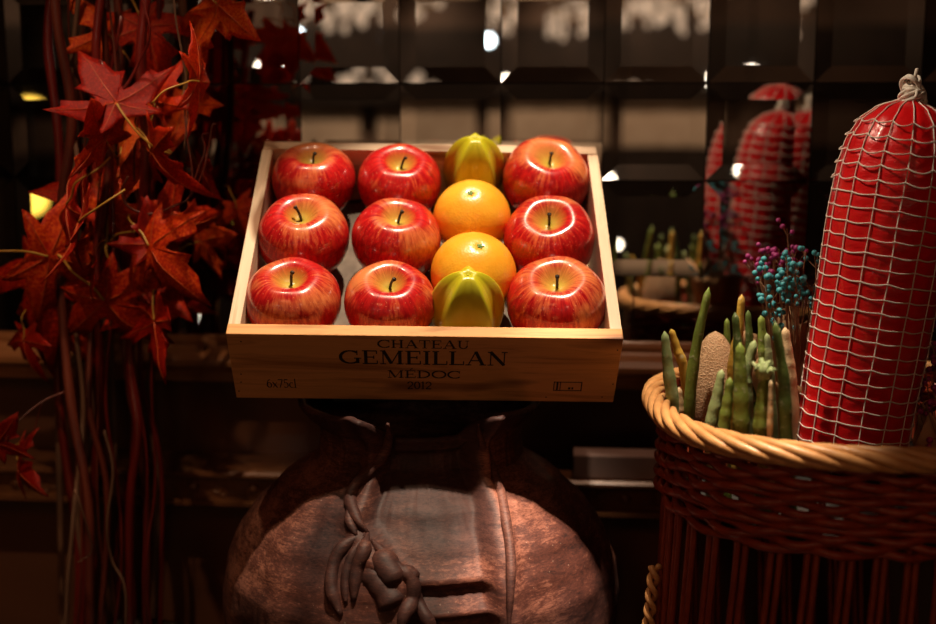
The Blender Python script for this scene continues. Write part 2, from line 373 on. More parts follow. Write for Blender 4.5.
for s_ in (-1, 1):
    x = s_*(BW/2-TS/2); MB().box((x-TS/2,TF+.0002,0), (x+TS/2,BL-TF-.0002,BH-.001)).build('side_board', 'pineY', bx, bevel=.0007)
MB().box((-BW/2+TS+.0002,TF+.0002,.0005), (BW/2-TS-.0002,BL-TF-.0002,.009)).build('base_board', 'base', bx)
def bxpix(px, py, v=0):                                 # pixel -> (u, w above the base) on the front face
    o = MBI @ CAM; d = MBI.to_3x3() @ ray(px, py); t = (v-o.y)/d.y; p = o+d*t; return p.x, p.z+BH
def bxtop(px, py, w):
    o = MBI @ CAM; d = MBI.to_3x3() @ ray(px, py); t = (w-o.z)/d.z; return o+d*t
# serif letters from strokes: (x0,y0,x1,y1,width); arcs: ('a',cx,cy,rx,ry,deg0,deg1,thick_w,thin_w)
T_, t_ = .17, .06
def sf(x, y, w=.30): return (x-w/2, y, x+w/2, y, .05)
def stemv(x, y0=0, y1=1): return [(x,y0,x,y1,T_), sf(x,y0+.025), sf(x,y1-.025)]
GL = {
 'I': (.40, stemv(.2)), 'H': (.92, stemv(.2)+stemv(.72)+[(.2,.5,.72,.5,t_)]),
 'T': (.82, [(.41,0,.41,1,T_), sf(.41,.025), (.04,.965,.78,.965,t_), (.06,.96,.06,.74,t_), (.76,.96,.76,.74,t_)]),
 'L': (.74, stemv(.2)+[(.2,.035,.7,.035,t_), (.69,.03,.69,.28,t_)]),
 'E': (.78, stemv(.2)+[(.2,.035,.7,.035,t_), (.2,.965,.68,.965,t_), (.2,.51,.55,.51,t_), (.70,.03,.70,.26,t_), (.68,.97,.68,.76,t_), (.55,.40,.55,.62,t_)]),
 'A': (.96, [(.16,.02,.47,1,t_), (.47,1,.80,.02,T_), (.26,.34,.68,.34,t_), sf(.16,.025,.26), sf(.80,.025,.30)]),
 'U': (.90, [(.2,.3,.2,1,T_), (.70,.3,.70,1,t_), sf(.2,.975), sf(.70,.975,.26), ('a',.45,.32,.25,.28,180,360,T_*.8,t_)]),
 'N': (.96, [(.18,0,.18,1,t_), (.78,0,.78,1,t_), (.16,1,.78,.02,T_), sf(.18,.025,.26), sf(.78,.975,.26), sf(.14,.975,.2)]),
 'M': (1.12, [(.18,0,.18,1,t_), (.92,0,.92,1,T_), (.2,1,.54,.05,T_), (.54,.05,.9,1,t_), sf(.18,.025,.26), sf(.92,.025), sf(.16,.975,.2), sf(.95,.975,.2)]),
 'D': (.94, stemv(.2)+[('a',.3,.5,.52,.465,-90,90,T_,t_), (.2,.035,.32,.035,t_), (.2,.965,.32,.965,t_)]),
 'O': (1.0, [('a',.5,.5,.42,.46,0,360,T_,t_)]),
 'C': (.92, [('a',.52,.5,.43,.46,48,312,T_,t_), (.82,.98,.82,.66,t_), (.82,.10,.82,.24,t_)]),
 'G': (1.0, [('a',.52,.5,.43,.46,48,318,T_,t_), (.82,.98,.82,.66,t_), (.84,.06,.84,.42,T_), sf(.84,.42,.32)]),
 '0': (.62, [('a',.31,.5,.23,.46,0,360,.13,.06)]), '1': (.42, [(.22,0,.22,1,.12), sf(.22,.03,.28), (.06,.84,.22,.97,.05)]),
 '2': (.62, [('a',.30,.70,.22,.26,-30,170,.12,.06), (.50,.58,.08,.06,.09), (.06,.05,.54,.05,.1)]),
 '5': (.60, [('a',.27,.31,.24,.29,-140,110,.12,.06), (.14,.55,.14,.95,.07), (.14,.95,.5,.95,.1)]),
 '6': (.62, [('a',.31,.30,.22,.28,0,360,.12,.06), ('a',.50,.36,.42,.60,100,185,.10,.07)]),
 '7': (.60, [(.06,.94,.54,.94,.10), (.54,.94,.22,0,.10)]),
 'x': (.60, [(.08,.02,.50,.6,.06), (.10,.6,.52,.02,.12), sf(.10,.62,.16), sf(.5,.03,.16)]),
 'c': (.52, [('a',.30,.32,.22,.29,50,310,.12,.05)]), 'l': (.32, [(.16,0,.16,1.05,.11), sf(.16,.03,.26)]),
 'd': (.62, [('a',.28,.32,.21,.29,0,360,.12,.05), (.48,0,.48,1.05,.11)]), ' ': (.35, []) }
GL['É'] = (GL['E'][0], GL['E'][1]+[(.38,1.10,.52,1.28,.09)])
def write(mb, text, cx, z0, h, width, y=-.0003):
    tot = sum(GL[c][0] for c in text); sx = width/tot; x = cx-width/2
    def seg(x0, y0, x1, y1, w, xo):
        a = V((xo+x0*sx, z0+y0*h)); b = V((xo+x1*sx, z0+y1*h)); d = b-a
        if d.length < 1e-9: return
        n = V((-d.y, d.x)).normalized()*w*min(h, sx*1.0)/2
        mb.prism([(a+n)[:], (b+n)[:], (b-n)[:], (a-n)[:]], 0, 1, lambda px, pz, k: (px, y+k*.0006, pz))
    for c in text:
        w, st = GL[c]
        for q in st:
            if q[0] == 'a':
                _, ax, ay, rx, ry, d0, d1, wt, wn = q; K = max(6, int(abs(d1-d0)/15))
                for k in range(K):
                    A, B = R_(lerp(d0, d1, k/K)), R_(lerp(d0, d1, (k+1.15)/K)); wd = lerp(wn, wt, abs(cos((A+B)/2)))
                    seg(ax+rx*cos(A), ay+ry*sin(A), ax+rx*cos(B), ay+ry*sin(B), wd, x)
            else: seg(*q, x)
        x += w*sx
def textline(text, pxa, pxb, pya, pyb, name='lettering'):      # pixel box of the line
    (ua, za), (ub, _) = bxpix(pxa, pyb), bxpix(pxb, pyb); _, zt = bxpix((pxa+pxb)/2, pya); _, zb = bxpix((pxa+pxb)/2, pyb)
    mb = MB(); write(mb, text, (ua+ub)/2, zb, zt-zb, ub-ua); return mb.build(name, 'ink', fb)
textline('CHATEAU', 377, 470, 340.2, 348.2); textline('GEMEILLAN', 339, 508, 351, 364.5)
textline('MÉDOC', 387, 461, 370.5, 378); textline('2012', 407, 432, 381.5, 389)
textline('6x75cl', 267, 297, 379, 387.5)
st = MB()                                               # small boxed stamp at the lower right
(ua, zb), (ub, zt) = bxpix(553, 390.5), bxpix(582.5, 382)
def bar(x0, z0, x1, z1): st.box((x0,-.0003,z0), (x1,.0003,z1))
e = .0007; bar(ua,zb,ub,zb+e); bar(ua,zt-e,ub,zt); bar(ua,zb,ua+e,zt); bar(ub-1.3*e,zb,ub,zt); uu = ub-ua
bar(ua+uu*.10,zb,ua+uu*.16,zt); bar(ua+uu*.22,zb,ua+uu*.25,zt); bar(ua+uu*.52,zb+.002,ua+uu*.60,zb+.0045); bar(ua+uu*.64,zb+.002,ua+uu*.70,zb+.0045)
st.build('stamp', 'ink', fb)
for px, py in ((241, 382), (239, 391), (241, 374), (613, 384), (602, 397), (546, 397), (241, 341.5), (617.5, 350)):
    u, z = bxpix(px, py); nb = MB().lathe([(.0007,-.0003),(.0007,.0004)], 10); 
    nb.v = [V((p.x+u, p.z, p.y+z)) for p in nb.v]; nb.build('nail', 'nail', fb)
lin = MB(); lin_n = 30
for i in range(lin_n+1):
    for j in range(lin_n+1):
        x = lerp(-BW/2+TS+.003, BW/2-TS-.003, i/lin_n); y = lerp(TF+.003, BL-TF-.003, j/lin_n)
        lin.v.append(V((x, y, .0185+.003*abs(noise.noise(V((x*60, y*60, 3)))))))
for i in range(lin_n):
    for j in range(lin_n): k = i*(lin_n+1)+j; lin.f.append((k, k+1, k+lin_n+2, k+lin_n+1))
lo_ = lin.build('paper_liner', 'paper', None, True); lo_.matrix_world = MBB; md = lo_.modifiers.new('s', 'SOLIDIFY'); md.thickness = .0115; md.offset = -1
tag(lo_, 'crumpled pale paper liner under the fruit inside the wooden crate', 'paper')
# riser wedge in the jar mouth, under the box
# ------------------------------------------------------------ fruit
def apple_mesh(seed, rr=.0425, hh=.074):
    rnd = random.Random(seed); ph = rnd.random()*6; am = rnd.uniform(.012, .03); a2 = rnd.uniform(0, .03); p2 = rnd.random()*6
    prof = []
    for i in range(37):
        t = i/36; th = PI*(1-t)
        x = sin(th); z = -cos(th)*-1
        z = cos(th)
        r = rr*(x**.88)*(1+.10*z - .03*z*z)
        zz = hh/2*z*1.06
        if z > 0: zz -= hh*.235*math.exp(-(x/.30)**2)*1.0; zz += .0008
        else: zz += hh*.16*math.exp(-(x/.25)**2)
        prof.append((max(r, .0002), zz))
    def fn(r, z, q):
        k = 1+am*cos(5*q+ph)*(1 if z > 0 else 1.4)*abs(z)/hh*2 + a2*cos(q+p2)*(z/hh)
        return r*k, z*(1+.03*cos(q+p2))
    return MB().lathe(prof, 64, fn).mesh('apple', True)
meshes = [apple_mesh(i) for i in range(4)]
for me in meshes: me.materials.append(MT['apple'])
def stem_build(parent, lean, rot, L=.020):
    d = V((cos(rot), sin(rot), 0)); base = V((0, 0, .0165))
    pts = cr([base, base+V((0,0,L*.45))+d*.001, base+V((0,0,L*.8))+d*lean*.5, base+V((0,0,L))+d*lean], 5)
    n = len(pts); return MB().tube(pts, [lerp(.0014, .0012, i/n)*(1.6 if i > n-4 else 1) for i in range(n)], 8).build('stem', 'stem', parent, True)
GA = 'apples in the wooden crate'
# px centre, py centre, radius px, stem pixel direction, label
apples = [
 (314,183,42, 'leftmost red apple in the back row of the crate, deep red'),
 (399,186,42, 'pale streaked red apple in the back row beside the rear star fruit'),
 (545.5,182,44, 'deep red apple alone in the back right corner of the crate'),
 (304,240,46, 'orange-blushed red apple in the middle row against the left crate side'),
 (396,242,45, 'red apple with pale yellow blush in the middle row left of the oranges'),
 (549,242,46, 'streaked red apple in the middle row against the right crate side'),
 (294,305,48, 'glossy red apple in the front left corner of the crate'),
 (390,307,46, 'dark red apple in the front row left of the front star fruit'),
 (556,306,50, 'glossy red apple in the front right corner of the crate')]
APW = -.020
lean = [(.004,-.2),(.005,.3),(.0015,1.2),(.007,2.6),(.0045,.5),(.001,1.3),(.004,.6),(.006,-.5),(.001,-1.4)]
for i, (px, py, r, lab) in enumerate(apples):
    p = bxtop(px, py, APW)
    Z = (MBX @ p - CAM).dot(FW); k = r*Z/FPX/.0425*.985
    o = bpy.data.objects.new('apple', meshes[i % 4]); C.objects.link(o)
    tl = M.Rotation(R_(random.uniform(-6, 6)), 4, 'X') @ M.Rotation(R_(random.uniform(-6, 6)), 4, 'Y') @ M.Rotation(i*1.7, 4, 'Z')
    o.matrix_world = MBX @ M.Translation(p) @ tl @ M.Scale(k, 4)
    st_ = stem_build(o, lean[i][0], lean[i][1]-i*1.7); tag(o, lab, 'apple', GA)
def orange_mesh():
    prof = [(max(.0002, .036*sin(PI*(1-i/32))), .0345*cos(PI*(1-i/32))-.0018*math.exp(-(sin(PI*i/32)/.12)**2)*(1 if i > 16 else 0)) for i in range(33)]
    return MB().lathe(prof, 56).mesh('orange', True)
om = orange_mesh(); om.materials.append(MT['orange'])
def calyx(parent):
    mb = MB()
    for k in range(5):
        q = k*2*PI/5; mb.ball((cos(q)*.0016, sin(q)*.0016, .0334), .0019, 6, 4, (1,.6,.35), M.Rotation(q, 3, 'Z'))
    mb.ball((0,0,.0338), .0013, 8, 4, (1,1,.6)); return mb.build('calyx', 'calyx', parent, True)
for px, py, r, w, (rx, ry), lab in ((472, 218, 39, -.016, (8, -4), 'orange in the crate just in front of the rear star fruit'),
                          (473.5, 274, 43, -.012, (4, 8), 'orange in the crate just behind the front star fruit, larger and lower')):
    p = bxtop(px, py, w); Z = (MBX @ p - CAM).dot(FW); k = r*Z/FPX/.036
    o = bpy.data.objects.new('orange', om); C.objects.link(o)
    o.matrix_world = MBX @ M.Translation(p) @ M.Rotation(R_(rx), 4, 'X') @ M.Rotation(R_(ry), 4, 'Y') @ M.Scale(k, 4)
    calyx(o); tag(o, lab, 'orange', 'oranges in the wooden crate')
def star_mesh():
    mb = MB(); n = 100; N = 40
    for i in range(N+1):
        t = i/N; th = PI*t
        env = sin(th)**(.72 if t < .5 else 1.12); z = (.040 if t < .5 else .052)*-cos(th)
        if t > .5: z -= .004*math.exp(-(sin(th)/.16)**2)
        for k in range(n):
            q = 2*PI*k/n; s5 = abs(((q*5/(2*PI)) % 1)-.5)*2      # 1 at rib crest
            s5 = .5-.5*cos(PI*s5) if s5 < .5 else s5 - .0
            r = .0355*env*(.70+.30*s5**1.7)
            if s5 > .93: r *= 1-.02*(s5-.93)/.07
            mb.v.append(V((max(r, .0001)*cos(q), max(r, .0001)*sin(q), z)))
    for i in range(N):
        for k in range(n): k2 = (k+1) % n; mb.f.append((i*n+k, i*n+k2, (i+1)*n+k2, (i+1)*n+k))
    mb.f += [tuple(reversed(range(n))), tuple(N*n+k for k in range(n))]
    return mb.mesh('star_fruit', True)
sm = star_mesh(); sm.materials.append(MT['star'])
for px, py, w, rz, rx, k, lab in ((474, 176, -.022, 90, 0, .95, 'yellow-green star fruit standing at the back board of the crate'),
                           (467, 316, -.020, 90, 0, 1.02, 'yellow-green star fruit at the front edge of the crate')):
    p = bxtop(px, py, w)
    o = bpy.data.objects.new('star_fruit', sm); C.objects.link(o)
    o.matrix_world = MBX @ M.Translation(p) @ M.Rotation(R_(rx), 4, 'X') @ M.Rotation(R_(rz), 4, 'Z') @ M.Scale(k, 4)
    MB().tube([(0,0,.0465), (0,.0003,.0480), (.0004,.0006,.0492)], [.0018,.0014,.0010], 8).build('stem_tip', 'star', o, True)
    tag(o, lab, 'star fruit', 'star fruit in the wooden crate')
# ------------------------------------------------------------ jar
JX, JY = -.045, 1.10
jprof = [(TZ,.085),(.82,.095),(.88,.135),(.95,.170),(1.0,.186),(1.04,.190),(1.077,.186),(1.10,.177),(1.123,.163),(1.153,.134),(1.172,.105),(1.182,.094),(1.196,.090),(1.208,.095),(1.220,.108),(1.2295,.1145)]
def jr(z): return interp(jprof, z)
EL = [(1.0,-.02),(1.115,-.02),(1.13,-.16),(1.15,-.34),(1.19,-.37),(1.24,-.36)]; ER = [(1.0,.40),(1.11,.41),(1.14,.46),(1.17,.56),(1.24,.60)]
def relief(phi, z):                                    # phi 0 faces the camera, + to the right
    l, r = interp(EL, z), interp(ER, z); a = 0
    inside = sstep(l-.04, l+.05, phi)*(1-sstep(r-.05, r+.01, phi)); top = sstep(1.215, 1.232, z)
    a -= .019*inside*sstep(1.04, 1.07, z)*(1-.45*sstep(1.19, 1.22, z))
    a += .008*math.exp(-((phi-r-.06)/.06)**2)*sstep(1.02,1.08,z)
    a += .005*math.exp(-((phi-l+.07)/.07)**2)*sstep(1.10,1.13,z)
    a += .004*math.exp(-((phi+.75+(z-1.1)*1.5)/.10)**2)*sstep(1.0,1.1,z)*(1-sstep(1.15,1.2,z))
    if inside > .2 or (-.1 < phi < .45):
        for z0, z1, am in ((1.1045,1.1235,.009), (1.0825,1.1005,.009), (1.058,1.078,.008)):
            t = (z1-z)/(z1-z0)
            if 0 < t < 1: a += am*1.15*inside*t**.8*(1-sstep(.88, 1, t))
    a += .0018*noise.noise(V((phi*4, z*26, 1)))+.0009*noise.noise(V((phi*30, z*60, 5)))
    return a
def jpoint(phi, z, lift=0):
    r = jr(z)+relief(phi, z)+lift; return V((JX+r*sin(phi), JY-r*cos(phi), z))
def inner_w(phi): return sstep(-.42, -.30, phi)*(1-sstep(.48, .62, phi))
mb = MB(); n = 360
zs = []
z = TZ
while z < 1.2295: zs.append(z); z += .0035 if z > 1.0 else .012
zs.append(1.2295)
rows = []
def jrow(fn):
    rows.append(len(mb.v))
    for k in range(n):
        phi = -PI+2*PI*k/n; mb.v.append(fn(phi))
def rimdrop(phi): return .022*inner_w(phi)+.0015*noise.noise(V((phi*6, 2, 2)))+.0025*math.exp(-((phi+.5)/.12)**2)*-1+.003*math.exp(-((phi-.72)/.14)**2)*-1
def fl(phi, z, p):                                     # the lip dips and curls at the front opening
    t = sstep(1.19, 1.2295, z); w = inner_w(phi)
    q = p.copy(); q.z -= rimdrop(phi)*t
    if w > 0: r = V((p.x-JX, p.y-JY)); s_ = 1-(.24*t)*w; q.x = JX+r.x*s_; q.y = JY+r.y*s_
    return q
for z in zs: jrow(lambda phi, z=z: fl(phi, z, jpoint(phi, z)))
for dr, dz in ((.0015,.0025),(-.0015,.0045),(-.006,.004),(-.011,-.003),(-.016,-.014),(-.020,-.03),(-.016,-.06)):
    def f2(phi, dr=dr, dz=dz):
        p = fl(phi, 1.2295, jpoint(phi, 1.2295)); r = V((p.x-JX, p.y-JY)); L = r.length
        return V((JX+r.x*(L+dr)/L, JY+r.y*(L+dr)/L, p.z+dz))
    jrow(f2)
for zi, ri in ((1.14,.11),(1.05,.165),(.95,.15),(.84,.09)): jrow(lambda phi, zi=zi, ri=ri: V((JX+ri*sin(phi), JY-ri*cos(phi), zi)))
for a_, b2 in zip(rows, rows[1:]):
    for k in range(n): k2 = (k+1) % n; mb.f.append((a_+k, a_+k2, b2+k2, b2+k))
mb.f.append(tuple(rows[0]+k for k in reversed(range(n)))); mb.f.append(tuple(rows[-1]+k for k in range(n)))
for i, p in enumerate(mb.v): mb.v[i] = p-V((JX, JY, TZ))
jar = empty('clay_jar', (JX, JY, TZ)); tag(jar, 'large round dark brown clay jar with sculpted drapery and a knotted cloth, under the crate', 'jar')
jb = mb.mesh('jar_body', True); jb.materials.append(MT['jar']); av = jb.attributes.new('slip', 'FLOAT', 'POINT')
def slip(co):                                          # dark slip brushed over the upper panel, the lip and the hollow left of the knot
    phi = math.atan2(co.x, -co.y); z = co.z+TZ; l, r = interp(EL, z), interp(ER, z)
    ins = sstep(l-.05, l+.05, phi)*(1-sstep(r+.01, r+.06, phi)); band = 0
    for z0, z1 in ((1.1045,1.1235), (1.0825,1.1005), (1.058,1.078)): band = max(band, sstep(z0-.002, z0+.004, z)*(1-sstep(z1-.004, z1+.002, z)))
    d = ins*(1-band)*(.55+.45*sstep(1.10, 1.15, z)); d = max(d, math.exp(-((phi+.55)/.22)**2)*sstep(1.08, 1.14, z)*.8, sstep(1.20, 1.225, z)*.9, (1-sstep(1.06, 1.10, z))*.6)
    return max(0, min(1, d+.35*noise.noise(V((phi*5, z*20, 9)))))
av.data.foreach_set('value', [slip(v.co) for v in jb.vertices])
jo = bpy.data.objects.new('jar_body', jb); C.objects.link(jo); jo.parent = jar
def jhit(px, py):
    d = ray(px, py); t = .80
    for _ in range(900):
        p = CAM+d*t
        if p.z < 1.2295:
            phi = math.atan2(p.x-JX, -(p.y-JY)); r = math.hypot(p.x-JX, p.y-JY)
            if r < jr(p.z)+relief(phi, p.z): return p, V((sin(phi), -cos(phi), .45)).normalized()
        t += .0006
    return p, V((0,-1,.3))
def jcord(pts, rad, lift, name='cloth_fold', fl_=1.0):
    P = []
    for x, y in pts: p, nn = jhit(x, y); P.append(p+nn*lift-V((JX,JY,TZ)))
    P = cr(P, 6); N = len(P); rr = [rad*(.25+.75*min(1, 4*i/N, 4*(N-1-i)/N+.15)) for i in range(N)]
    rr = [r*(1+.22*noise.noise(V((i*.35, rad*900, lift*500)))) for i, r in enumerate(rr)]
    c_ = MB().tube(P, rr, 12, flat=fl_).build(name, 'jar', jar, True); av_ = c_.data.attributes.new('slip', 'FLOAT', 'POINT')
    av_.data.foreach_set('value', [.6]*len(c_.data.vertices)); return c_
jcord([(388,424),(389,440),(382,457),(369,472),(357,486),(351,500),(358,520),(368,533)], .0058, .001)
jcord([(368,533),(364,552),(357,572),(354,602)], .0062, .001)
jcord([(353,500),(348,518),(356,536)], .004, -.001)
jcord([(366,534),(345,546),(334,565),(332,590),(341,616)], .0062, .0005)
jcord([(362,540),(352,556),(346,578),(346,604)], .0046, .0005)
jcord([(372,540),(382,552),(396,568),(411,580),(412,600),(404,618),(401,642)], .0066, .0015)
jcord([(362,562),(374,580),(388,598),(396,612)], .013, -.007)
jcord([(376,550),(386,570),(400,588)], .013, -.007)
jcord([(408,584),(416,600),(426,618),(436,640)], .0062, .0015)
jcord([(396,572),(408,574),(416,584)], .0078, .001, 'cloth_knot')
jcord([(478,424),(481,442),(489,464),(498,488),(505,520),(510,556),(510,590),(508,632)], .0048, .001)
# the wedge that carries the crate
low = MBB @ V((0, 0, 0)); tilt = math.atan2(bv.z, bv.y); zr_ = 1.2355
y0, y1 = low.y+.012, low.y+.145; gap = .0012
def under(y): return low.z+(y-low.y)*math.tan(tilt)-gap
wd = MB().prism([(y0,zr_),(y0,under(y0)),(y1,under(y1)),(y1,zr_)], JX-.078, JX+.078, lambda y, z, x: (x, y, z))
wo = wd.build('display_riser', 'riser', None, bevel=.001); tag(wo, 'black wedge riser between the jar mouth and the tilted crate', 'riser')
# ------------------------------------------------------------ basket
BY0, BR = 1.0, .183; BX0 = .349*BY0; BZ = CAM.z-.255*BY0; BRY = .156; SE = 2.6
def se(th): return 1/((abs(cos(th))/BR)**SE+(abs(sin(th))/BRY)**SE)**(1/SE)-BR   # the rim is a rounded oval
bas = empty('wicker_basket', (BX0, BY0, TZ)); tag(bas, 'tall round brown wicker basket with braided rim at the right', 'basket')
hz = BZ-TZ
def brad(z): return BR-.008+.010*sstep(hz, hz-.10, z)*0 + .012*(hz-z)/hz
mb = MB(); NP = 46; pit = 2*PI/NP
for k in range(NP):
    th0 = k*pit; pts = []; rr = []
    for j in range(13):
        t = j/12; th = th0+(t-.5)*pit*4.8
        ph = lerp(R_(150), R_(-75), t); rho = .0072
        r = BR+se(th)+rho*1.25*cos(ph); z = hz+rho*sin(ph)*1.0
        pts.append((r*cos(th), r*sin(th), z)); rr.append(.0043*(.30+.70*sin(PI*min(1, max(0, t)))**.6))
    mb.tube(pts, rr, 8)
mb.build('braided_rim', 'rim', bas, True)
ring = MB().tube([((BR+se(2*PI*k/72))*cos(2*PI*k/72), (BR+se(2*PI*k/72))*sin(2*PI*k/72), hz-.001) for k in range(73)], .0055, 8, False); ring.build('rim_core', 'weave', bas, True)
NS = 40; zb_ = hz-.076
mb = MB(); rowsn = 12
for j in range(rowsn):
    z = lerp(hz-.011, zb_, j/(rowsn-1)); pts = []
    for k in range(NS*8+1):
        th = 2*PI*k/(NS*8); r = brad(z)+se(th)+.0036*cos(NS/2*th+j*PI)
        zz = z+.0012*sin(NS/2*th*1.0+j*1.7)+.0008*noise.noise(V((th*9, j*3.1, 0)))
        pts.append((r*cos(th), r*sin(th), zz))
    mb.tube(pts, .0036, 8, False)
mb.build('woven_band', 'weave', bas, True)
mb = MB()
for j in range(6):
    z = lerp(.02, .05, j/5); pts = [((brad(z)+se(q)+.0036*cos(NS/2*q+j*PI))*cos(q), (brad(z)+se(q)+.0036*cos(NS/2*q+j*PI))*sin(q), z) for q in [2*PI*k/(NS*8) for k in range(NS*8+1)]]
    mb.tube(pts, .003, 6, False)
mb.build('woven_foot', 'weave', bas, True)
for k in range(NS):
    th = 2*PI*(k+.5)/NS; s2 = MB()
    for off in (-.020, .020):
        pts = []
        for j in range(9):
            z = lerp(hz-.004, .012, j/8); t3 = th+off-.055*sstep(zb_, 0, z)*1-.10*(1-z/hz)**1.0; rs = brad(z)+se(t3)-.0045; pts.append((rs*cos(t3), rs*sin(t3), z))
        s2.tube(pts, .0028, 6)
    s2.build('stake', 'stake', bas, True)
MB().lathe([(.001,.004),(BR-.002,.004),(BR-.002,.012),(.001,.012)], 96, lambda r, z, q: (r*(1+se(q)/BR), z)).build('base', 'weave', bas)
FZ = 1.18
MB().lathe([(.001,FZ-TZ-.008),(brad(FZ-TZ)-.006,FZ-TZ-.008),(brad(FZ-TZ)-.006,FZ-TZ),(.001,FZ-TZ)], 96, lambda r, z, q: (r*(1+se(q)/BR), z)).build('inner_shelf', 'riser', bas)
hd = MB()                                              # twisted handle on the left side
hp = at(655, 566, 1.0)-V((BX0, BY0, TZ))
for sgn in (0, 1):
    hd.tube([(hp.x+.0035*cos(i*.5+sgn*PI)-.001*i/6, hp.y+.0035*sin(i*.5+sgn*PI), hp.z-.0022*i) for i in range(60)], .0028, 8)
hd.build('twisted_handle', 'rim', bas, True)
# pods
def pod(px, py, bxx, by, w, Y, m, lab, bend=0, frill=False, name='finger_pod', cat='pod', grp='finger-shaped pods in the wicker basket'):
    X = at(bxx, by, Y).x; Y = max(Y, BY0-(BRY-.016-w/2400)*max(0, 1-(abs(min(0, X-BX0))/(BR-.014))**SE)**(1/SE))
    tip = at(px, py, Y); low_ = at(bxx, by, Y); d = low_-tip; k = (FZ+.001-tip.z)/d.z; 
    base = tip+d*k; base = V((lerp(low_.x, base.x, .35)+.006, Y+.002, FZ+.001)); R = w*1.0/FPX*Y/2*1.03
    o = empty(name, base) if frill else None
    mid = low_ + V((bend*.3, 0, 0)); q = lerp(tip, low_, .5)+V((bend, 0, 0))
    pts = cr([V((0,0,0)), mid-base, q-base, tip-base], 9); N = len(pts)
    L = (pts[-1]-pts[0]).length; rr = []
    for i in range(N):
        t = (N-1-i)/(N-1); dist = t*L*1.0; r = R*min(1, .62+.38*sstep(0, .5, t))
        if not frill: r *= math.sqrt(max(.0, 1-(1-min(1, dist/(R*2.0)))**2))*.97+.03
        rr.append(r*(1+.05*sin(i*1.3+px)))
    # finer tip
    mb = MB().tube(pts, rr, 12)
    if frill:
        mb.build('pod_body', m, o, True); fr = MB(); top = tip-base
        for k in range(7):
            qa = k*2*PI/7; fr.tube([top+V((cos(qa)*R*.5, sin(qa)*R*.5, -.004)), top+V((cos(qa)*R*1.0, sin(qa)*R*1.0, .004+.003*(k % 3))), top+V((cos(qa)*R*1.5, sin(qa)*R*1.2, .002+.006*(k % 2)))], [.0026,.002,.0012], 6)
        fr.build('frayed_top', 'podp', o, True)
    else:
        o = mb.build(name, m, None, True); o.location = base
    tag(o, lab, cat, grp); return o
pods = [
 (664.5,331,675,412,13,.955,'podp','leftmost finger pod in the basket, thick pale green',-.001),
 (671,329,684,372,10,1.02,'pody','yellow pod leaning behind the leftmost pale green pod',0),
 (679,387,680,424,10,.90,'podc','short orange-cream pod at the left rim of the basket',0),
 (709,287,690,423,12,.935,'podg','tallest dark green pod with pale dusting, curving up to the right',-.004),
 (722,369,711,432,13,.885,'podp','short green pod with a whitish tip in front of the beige gourd',0),
 (730,377,724,434,12,.90,'podg','short plain green pod just left of the middle front pod',0),
 (742,294,732,377,11,1.0,'pody','tall yellow pod rising above the middle pods',.001),
 (735,312,739,400,11,.955,'podd','dark green pod directly in front of the tall yellow pod',.001),
 (740,342,742,440,16,.868,'podg','thick green pod in the middle front of the basket',0),
 (755,340,748,405,13,.93,'podp','pale green pod with drooping tip right of the middle front pod',-.004),
 (771,380,770,440,6,.885,'podc','thin orange-cream pod between the frayed pod and the dark tall pod',0),
 (775,321,785,443,13,.868,'podd','tall dark green pod nearest the netted red sausage',.003),
 (761,315,765,372,11,1.04,'podg','mid green blurred pod at the back beneath the teal flowers',0),
 (748,310,751,372,9,1.06,'podd','dark green blurred pod at the back behind the tall yellow pod',0),
 (767,333,771,385,9,.98,'podp','pale thin pod standing just behind the tall dark green pod',0),
 (785,327,791,388,13,1.03,'podc','cream blurred pod behind the tall dark green pod, near the sausage',0),
 (727,318,727,380,9,1.09,'podg','small dim green pod at the very back behind the beige gourd',0)]
for q in pods: pod(*q)
pod(764,373,761,443,16,.858,'podg','green pod with a frayed curly broken top in the basket front',0,True)
mb = MB(); p = at(714, 378, 1.03); topz = at(715, 331, 1.03).z; hgt = topz-FZ-.0015
prof = [(max(.0004, .0275*(sin(PI*t)**.55)*(1-.12*t)), hgt*t) for t in [i/36 for i in range(37)]]
mel = MB().lathe(prof, 40, lambda r, z, q: (r*(1+.025*cos(8*q)), z)).build('beige_gourd', 'melon', None, True)
mel.location = (p.x, 1.03, topz-hgt); tag(mel, 'beige netted oval gourd standing among the green pods', 'gourd')
# sausage
ST = at(911, 100, 1.03); SB = V((.319, 1.03, 1.022)); SB = SB.lerp(ST, (FZ+.004-SB.z)/(ST.z-SB.z)); ax = (ST-SB); SL = ax.length; axn = ax.normalized()
SM = M.Translation(SB) @ axn.to_track_quat('Z', 'Y').to_matrix().to_4x4()
sau = empty('netted_sausage', mtx=SM); tag(sau, 'large red sausage in white string netting standing in the wicker basket', 'sausage')
sp = [(0,.036),(.006,.043),(.015,.0475),(SL*.5,.0500),(SL-.10,.0510),(SL-.065,.0500),(SL-.04,.0465),(SL-.02,.0385),(SL-.008,.026),(SL,.008)]
def sr(z, q=0): return interp(sp, z)*(1+.012*noise.noise(V((cos(q)*1.5, sin(q)*1.5, z*22)))) 
prof = [(0, i*SL/110) for i in range(111)]
NC = 15
def cas(r, z, q):
    puff = .0010*abs(sin(NC/2*q))*abs(sin(PI*z/.0122)) if z > .02 else 0
    return sr(z, q)+puff+.0011*sstep(SL-.13, SL-.03, z)*noise.noise(V((cos(q)*9, sin(q)*9, z*160))), z
MB().lathe(prof, 102, cas).build('casing', 'casing', sau, True)
net = MB()
for k in range(NC):
    q = 2*PI*k/NC; pts = []
    for i in range(120):
        z = i*SL/119; qq = q+.03*sin(z*80+k)*0+.02*noise.noise(V((k, z*20, 0))); r = sr(z, qq)+.0011; pts.append((r*cos(qq), r*sin(qq), z))
    net.tube(pts, .00055, 5, False)
nr = 0; z = .012
